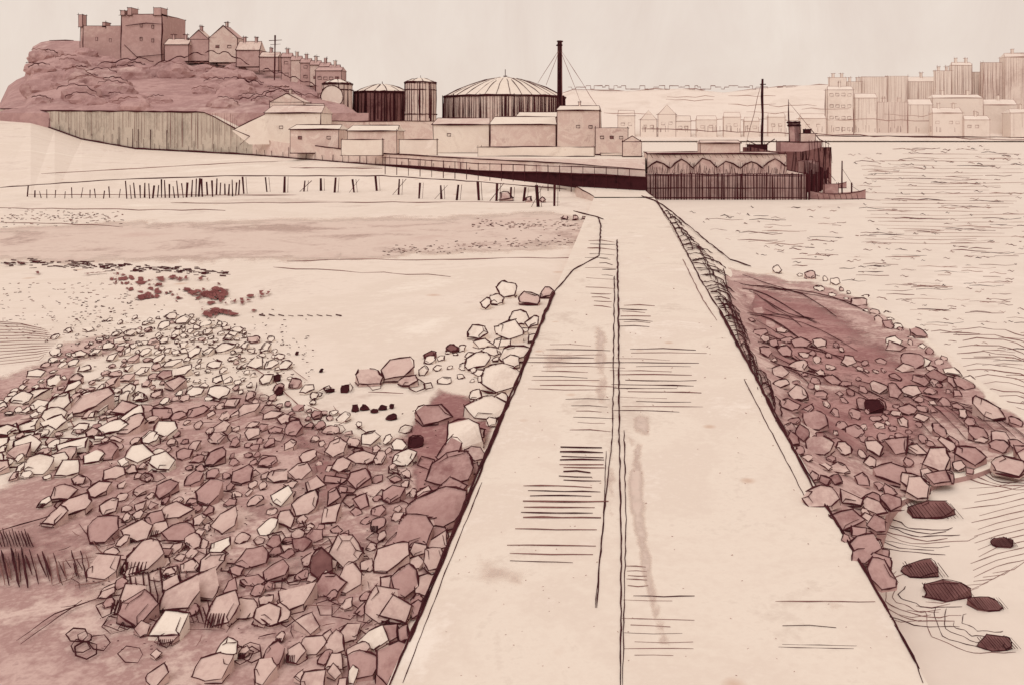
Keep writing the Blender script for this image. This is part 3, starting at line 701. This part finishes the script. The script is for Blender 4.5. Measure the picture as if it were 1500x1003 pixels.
s.box(a.x,b.x,Y0+3,Y1-2,zb,a.z,'wl',1.8)
nb=6; bw=(b.x-a.x)/nb; zt=a.z
for i in range(nb):
    x0=a.x+bw*i; hh=R.uniform(.3,.5); lo=R.uniform(.25,.4)
    pts=[Vector((x0+bw*t,Y0+2.7,zb+(zt-zb)*(lo+hh*q))) for t,q in ((0,0),(.2,.55),(.4+R.uniform(-.05,.1),1),(.7,.7),(.9,.15),(1,0))]
    s.poly([Vector((p.x,Y0+2.8,p.z)) for p in pts]+[Vector((x0+bw,Y0+2.8,zb)),Vector((x0,Y0+2.8,zb))],'rw')
    s.stroke(pts,2.2,'ink',jit=.6)
    for j in range(14):
        x=x0+bw*(j+R.random())/14; s.stroke([(x,Y0+2.6,zb),(x+R.uniform(-.2,.3),Y0+2.6,zb+(zt-zb)*R.uniform(.2,.6))],R.uniform(.7,1.6),'ink')
    for j in range(4):
        x=x0+bw*(j+.5)/4; s.stroke([(x,Y0+2.6,zt),(x+.4,Y0+2.6,zt-(zt-zb)*.2)],1,'ink')
s.stroke([(a.x,Y0+2.8,zt+.05),(b.x,Y0+2.8,zt+.05)],2.6,'ink'); s.done()
bld('signal_cabin',1026,1084,210,140,dep=5,k='wl',roof='gable',rh=4,vb=235,w=2)
m=M('steamship'); Ys=162; sc=Ys/F; zw=ZW
hull=[(1088,0),(1098,-2.5),(1130,-3),(1170,-3),(1200,-2.2),(1218,0)]
top=lambda u:Q(u,222-(6 if u>1195 else 0)-(6 if u<1100 else 0),Ys)
for (u0,d0),(u1,d1) in zip(hull[:-1],hull[1:]):
    for sg in (1,-1):
        A=top(u0);Bq=top(u1)
        m.poly([Vector((A.x,Ys+sg*d0*.8,zw)),Vector((Bq.x,Ys+sg*d1*.8,zw)),Vector((Bq.x,Ys+sg*d1,Bq.z)),Vector((A.x,Ys+sg*d0,A.z))],'wd')
    for q in range(7):
        t=R.random(); x=top(u0).lerp(top(u1),t); d=d0+(d1-d0)*t; m.stroke([(x.x,Ys+d-.15,x.z),(x.x+R.uniform(-.5,.5),Ys+d*.85-.15,x.z-R.uniform(2,6))],R.uniform(1.2,2.6),'blk')
    m.poly([Vector((A.x,Ys-d0,A.z)),Vector((Bq.x,Ys-d1,Bq.z)),Vector((Bq.x,Ys+d1,Bq.z)),Vector((A.x,Ys+d0,A.z))],'wm')
def sb(u0,u1,vt,vb,k,d=1.6):
    A=Q(u0,vt,Ys);Bq=Q(u1,vt,Ys); m.box(A.x,Bq.x,Ys-d,Ys+d,Q(0,vb,Ys).z,A.z,k,1.8)
sb(1140,1200,208,224,'wm',2); sb(1170,1192,196,209,'wl',1.5); sb(1096,1122,212,222,'blk',1.6); sb(1178,1186,190,197,'blk',1)
f0=Q(1163,180,Ys); f1=Q(1165,212,Ys); nn=12; rr=8.5*sc
for i in range(nn):
    p,q=math.tau*i/nn,math.tau*(i+1)/nn
    m.poly([f1+Vector((math.cos(p)*rr,math.sin(p)*rr,0)),f1+Vector((math.cos(q)*rr,math.sin(q)*rr,0)),f0+Vector((math.cos(q)*rr,math.sin(q)*rr,0)),f0+Vector((math.cos(p)*rr,math.sin(p)*rr,0))],'wm')
for q in (0,.12): m.stroke([f0.lerp(f1,q)+Vector((math.cos(i*math.tau/12)*rr*1.06,math.sin(i*math.tau/12)*rr*1.06,0)) for i in range(13)],3.2,'blk')
m.stroke([f0+Vector((-rr,-.2,0)),f1+Vector((-rr,-.2,0))],2,'ink'); m.stroke([f0+Vector((rr,-.2,0)),f1+Vector((rr,-.2,0))],2,'ink')
for i in range(5): m.stroke([f0+Vector((rr*(-.1+i*.2),-rr*1.02,0)),f1+Vector((rr*(-.1+i*.2),-rr*1.02,0))],1.4,'ink')
m.stroke([Q(1117,116,Ys),Q(1116,222,Ys)],3.2,'blk',taper=False); m.stroke([Q(1113,124,Ys),Q(1122,124,Ys)],3,'blk')
m.stroke([Q(1155,146,Ys),Q(1156,215,Ys)],2.0,'ink'); m.stroke([Q(1116,120,Ys),Q(1092,215,Ys)],.8,'inkt')
m.stroke([Q(1094,206,Ys),Q(1116,216,Ys),Q(1135,204,Ys)],2.4,'ink'); m.stroke([Q(1188,190,Ys),Q(1200,205,Ys),Q(1216,212,Ys)],1.8,'ink'); m.stroke([Q(1155,150,Ys),Q(1196,200,Ys)],.8,'inkt')
for i in range(8): m.stroke([Q(1185+i*4,206,Ys-2.5),Q(1186+i*4,222,Ys-2.5)],1.6,'ink')
m.done()
def boat(u0,u1,v,name='fishing_boat',mast=()):
    m=M(name); A=G(u0,v,zwater); Y=A.y; sc=Y/F; L=(u1-u0)*sc; x0=A.x; hb=L*.16; z=ZW
    st=[(0,.35,1.0),(.15,.8,.8),(.4,1,.65),(.7,.8,.75),(.9,.35,.95),(1,.02,1.15)]
    for (t0,w0,h0),(t1,w1,h1) in zip(st[:-1],st[1:]):
        for sg in (1,-1):
            m.poly([(x0+L*t0,Y+sg*hb*w0*.7,z-.2),(x0+L*t1,Y+sg*hb*w1*.7,z-.2),(x0+L*t1,Y+sg*hb*w1,z+L*.15*h1),(x0+L*t0,Y+sg*hb*w0,z+L*.15*h0)],'wm')
        m.stroke([(x0+L*t0,Y-hb*w0,z+L*.15*h0),(x0+L*t1,Y-hb*w1,z+L*.15*h1)],2.2,'ink'); m.stroke([(x0+L*t0,Y-hb*w0*.75,z+.05),(x0+L*t1,Y-hb*w1*.75,z+.05)],2.4,'blk')
        m.poly([(x0+L*t0,Y-hb*w0,z+L*.13*h0),(x0+L*t1,Y-hb*w1,z+L*.13*h1),(x0+L*t1,Y+hb*w1,z+L*.13*h1),(x0+L*t0,Y+hb*w0,z+L*.13*h0)],'wl')
    m.box(x0+L*.25,x0+L*.5,Y-hb*.4,Y+hb*.4,z+.1*L,z+.27*L,'wm',1.8)
    for t,h in mast: m.stroke([(x0+L*t,Y,z),(x0+L*t,Y,z+h*sc)],2.2,'ink',taper=False); m.stroke([(x0+L*t,Y,z+h*sc*.8),(x0+L*(t+.2),Y,z+h*sc*.35)],1.2,'ink')
    for i in range(8): m.stroke([(x0+L*(.1+i*.1),Y-hb,z+L*.1),(x0+L*(.13+i*.1),Y-hb*.9,z)],1.3,'ink')
    return m.done()
boat(1186,1268,292,mast=((.3,36),(.58,56),(.75,24)))
boat(1186,1240,276,mast=((.5,30),))
m=M('mooring_dolphin')
for i in range(9):
    g=G(1186+i*3.2,292-i*2.2,zwater); m.stroke([g,g+Vector((0,0,(40-i*1.5+R.uniform(-5,5))*g.y/F))],2.8,'blk' if i%2 else 'ink',taper=False)
g=G(1184,284,zwater); m.box(g.x,g.x+2.4,g.y+3,g.y+8,ZW,Q(0,238,g.y).z,'wm',2.0)
for i in range(10): m.stroke([(g.x+i*.26,g.y+2.9,ZW),(g.x+i*.26,g.y+2.9,Q(0,236+R.uniform(-4,6),g.y).z)],2,'ink')
m.done()
# ---------------------------------------------------------------- far shore
fs=M('far_shore'); YF=1350
pr=[(800,150),(830,132),(900,134),(1000,130),(1060,136),(1130,128),(1210,124),(1300,128),(1400,140),(1500,150),(1700,150)]
xs=[800+i*20 for i in range(46)]
fz=lambda u,t:Q(u,207+(lerpP(pr,u)[0]-207)*t,YF+t*500)
for a,b in zip(xs[:-1],xs[1:]):
    for s0,s1 in ((0,.1),(.1,.5),(.5,1)):
        fs.poly([fz(a,s0),fz(b,s0),fz(b,s1),fz(a,s1)],'far')
fs.stroke([Q(u,lerpP(pr,u)[0]+R.uniform(-1.5,1.5),YF+499) for u in xs if u<1240],1.1,'inkf')
fs.stroke([Q(u,189+.03*(u-930)+R.uniform(-1,1),YF-5) for u in xs if u>920],1.2,'inkt')
fs.stroke([Q(u,199+.008*(u-1170),YF-5) for u in xs if u>1160],1.4,'ink')
fs.stroke([Q(u,176+R.uniform(-2,2),YF+60) for u in xs if 940<u<1400],.9,'inkf')
for q in range(9):
    u=R.uniform(880,1300); v=R.uniform(140,170); fs.stroke([Q(u+i*14,v+R.uniform(-2,2),YF+20) for i in range(6)],.9,'inkf')
pts=[]; u=832
while u<1200:
    t=R.uniform(4,9); h=R.choice((0,3,5)); pts+= [Q(u,131-h,YF+490),Q(u+t,131-h,YF+490)]; u+=t
fs.stroke(pts,1.1,'inkt',jit=.3)
for i in range(80):
    u=R.uniform(930,1400); fs.stroke([Q(u,186+R.uniform(-3,3),YF-8),Q(u,194,YF-8)],1.0,'inkt')
fs.done()
fk=dict(ink='inkf',w=1.1,vb=205)
def far(name,u0,u1,vt,d=0,**k):
    kw=dict(fk); kw.update(k); return bld(name,u0,u1,vt,YF+d,dep=(u1-u0)*.35,**kw)
for (a,b,t,r,rh) in ((905,930,170,'gable',8),(938,962,176,'front',14),(964,990,168,'front',14),(990,1012,178,'gable',8),(1020,1050,176,'gable',6),(1060,1085,172,'gable',7),(1090,1112,178,'gable',6),(1125,1150,172,'gable',6),(1172,1210,174,'gable',7)):
    far('town_house',a,b,t,d=40,roof=r,rh=rh,k='far',win=2,ink='inkt' if a<1000 else 'inkf')
for (a,b,t,k,h,wn,wr,d) in ((1215,1240,114,'far',0,0,1,200),(1240,1262,120,'far',6,0,1,210),(1262,1300,113,'far',8,0,2,215),(1300,1330,112,'far',6,0,2,220),(1330,1372,120,'far',10,0,1,230),(1370,1394,104,'far',8,0,4,170),(1394,1424,96,'far',10,0,1,180),(1424,1442,106,'far',5,0,3,190),(1440,1472,92,'farw',12,0,1,160),(1472,1530,84,'farw',14,0,1,150),
    (1212,1250,132,'far',0,4,4,60),(1252,1285,144,'far',8,0,1,70),(1285,1330,150,'farw',14,0,1,72),(1330,1366,154,'far',3,0,2,75),(1366,1440,144,'far',0,5,1,80),(1440,1490,154,'far',0,0,2,84),(1366,1410,166,'far',0,4,1,30),(1480,1560,166,'far',5,0,1,32),(1412,1450,176,'far',0,3,1,25)):
    far('tenement_block',a,b,t,d=d,k=k,hatch=int(h*1.4),win=wn,wrow=wr,roof='gable' if R.random()<.5 else None,rh=R.uniform(4,9),chim=R.choice((0,1,2)),ink='inkt' if (a,b)==(1212,1250) else 'inkf')
# ---------------------------------------------------------------- world, sun, camera
wd=bpy.data.worlds.new("World"); scene.world=wd; wd.use_nodes=True; nt=wd.node_tree; N=nt.nodes; L=nt.links
bg=N['Background']; sky=N.new('ShaderNodeTexSky'); sky.sky_type='NISHITA'; sky.sun_disc=False; sky.sun_elevation=math.radians(50); sky.sun_rotation=math.radians(200)
tc=N.new('ShaderNodeTexCoord'); mp=N.new('ShaderNodeMapping'); mp.inputs['Scale'].default_value=(6,6,2.6); L.new(tc.outputs['Generated'],mp.inputs['Vector'])
n1=N.new('ShaderNodeTexNoise'); n1.inputs['Scale'].default_value=1.5; n1.inputs['Detail'].default_value=9; n1.inputs['Roughness'].default_value=.66; n1.inputs['Distortion'].default_value=.6; L.new(mp.outputs[0],n1.inputs['Vector'])
r=N.new('ShaderNodeValToRGB'); r.color_ramp.elements[0].position=.3; r.color_ramp.elements[0].color=s2l((229,212,200)); r.color_ramp.elements[1].position=.7; r.color_ramp.elements[1].color=s2l((240,226,214)); L.new(n1.outputs['Fac'],r.inputs['Fac'])
sm=N.new('ShaderNodeVectorMath'); sm.operation='SCALE'; sm.inputs['Scale'].default_value=.1; L.new(sky.outputs[0],sm.inputs[0])
mx=N.new('ShaderNodeMix'); mx.data_type='RGBA'; mx.inputs['Factor'].default_value=.97; L.new(sm.outputs[0],mx.inputs['A']); L.new(r.outputs[0],mx.inputs['B'])
L.new(mx.outputs['Result'],bg.inputs['Color']); bg.inputs['Strength'].default_value=1.0
sd=bpy.data.lights.new('sun','SUN'); sd.energy=1.1; sd.angle=math.radians(40); sd.color=(1,.99,.97)
so=bpy.data.objects.new('sun',sd); scene.collection.objects.link(so); so.rotation_euler=(math.radians(40),0,math.radians(-20))
cd=bpy.data.cameras.new('camera'); co=bpy.data.objects.new('camera',cd); scene.collection.objects.link(co)
co.location=(0,0,H); co.rotation_euler=(math.radians(90),0,0); cd.sensor_width=36; cd.lens=F/1500*36; cd.shift_x=-158/1500; cd.shift_y=-301.5/1500; cd.clip_end=20000
scene.camera=co
scene.view_settings.view_transform='Standard'; scene.view_settings.look='None'; scene.view_settings.exposure=0
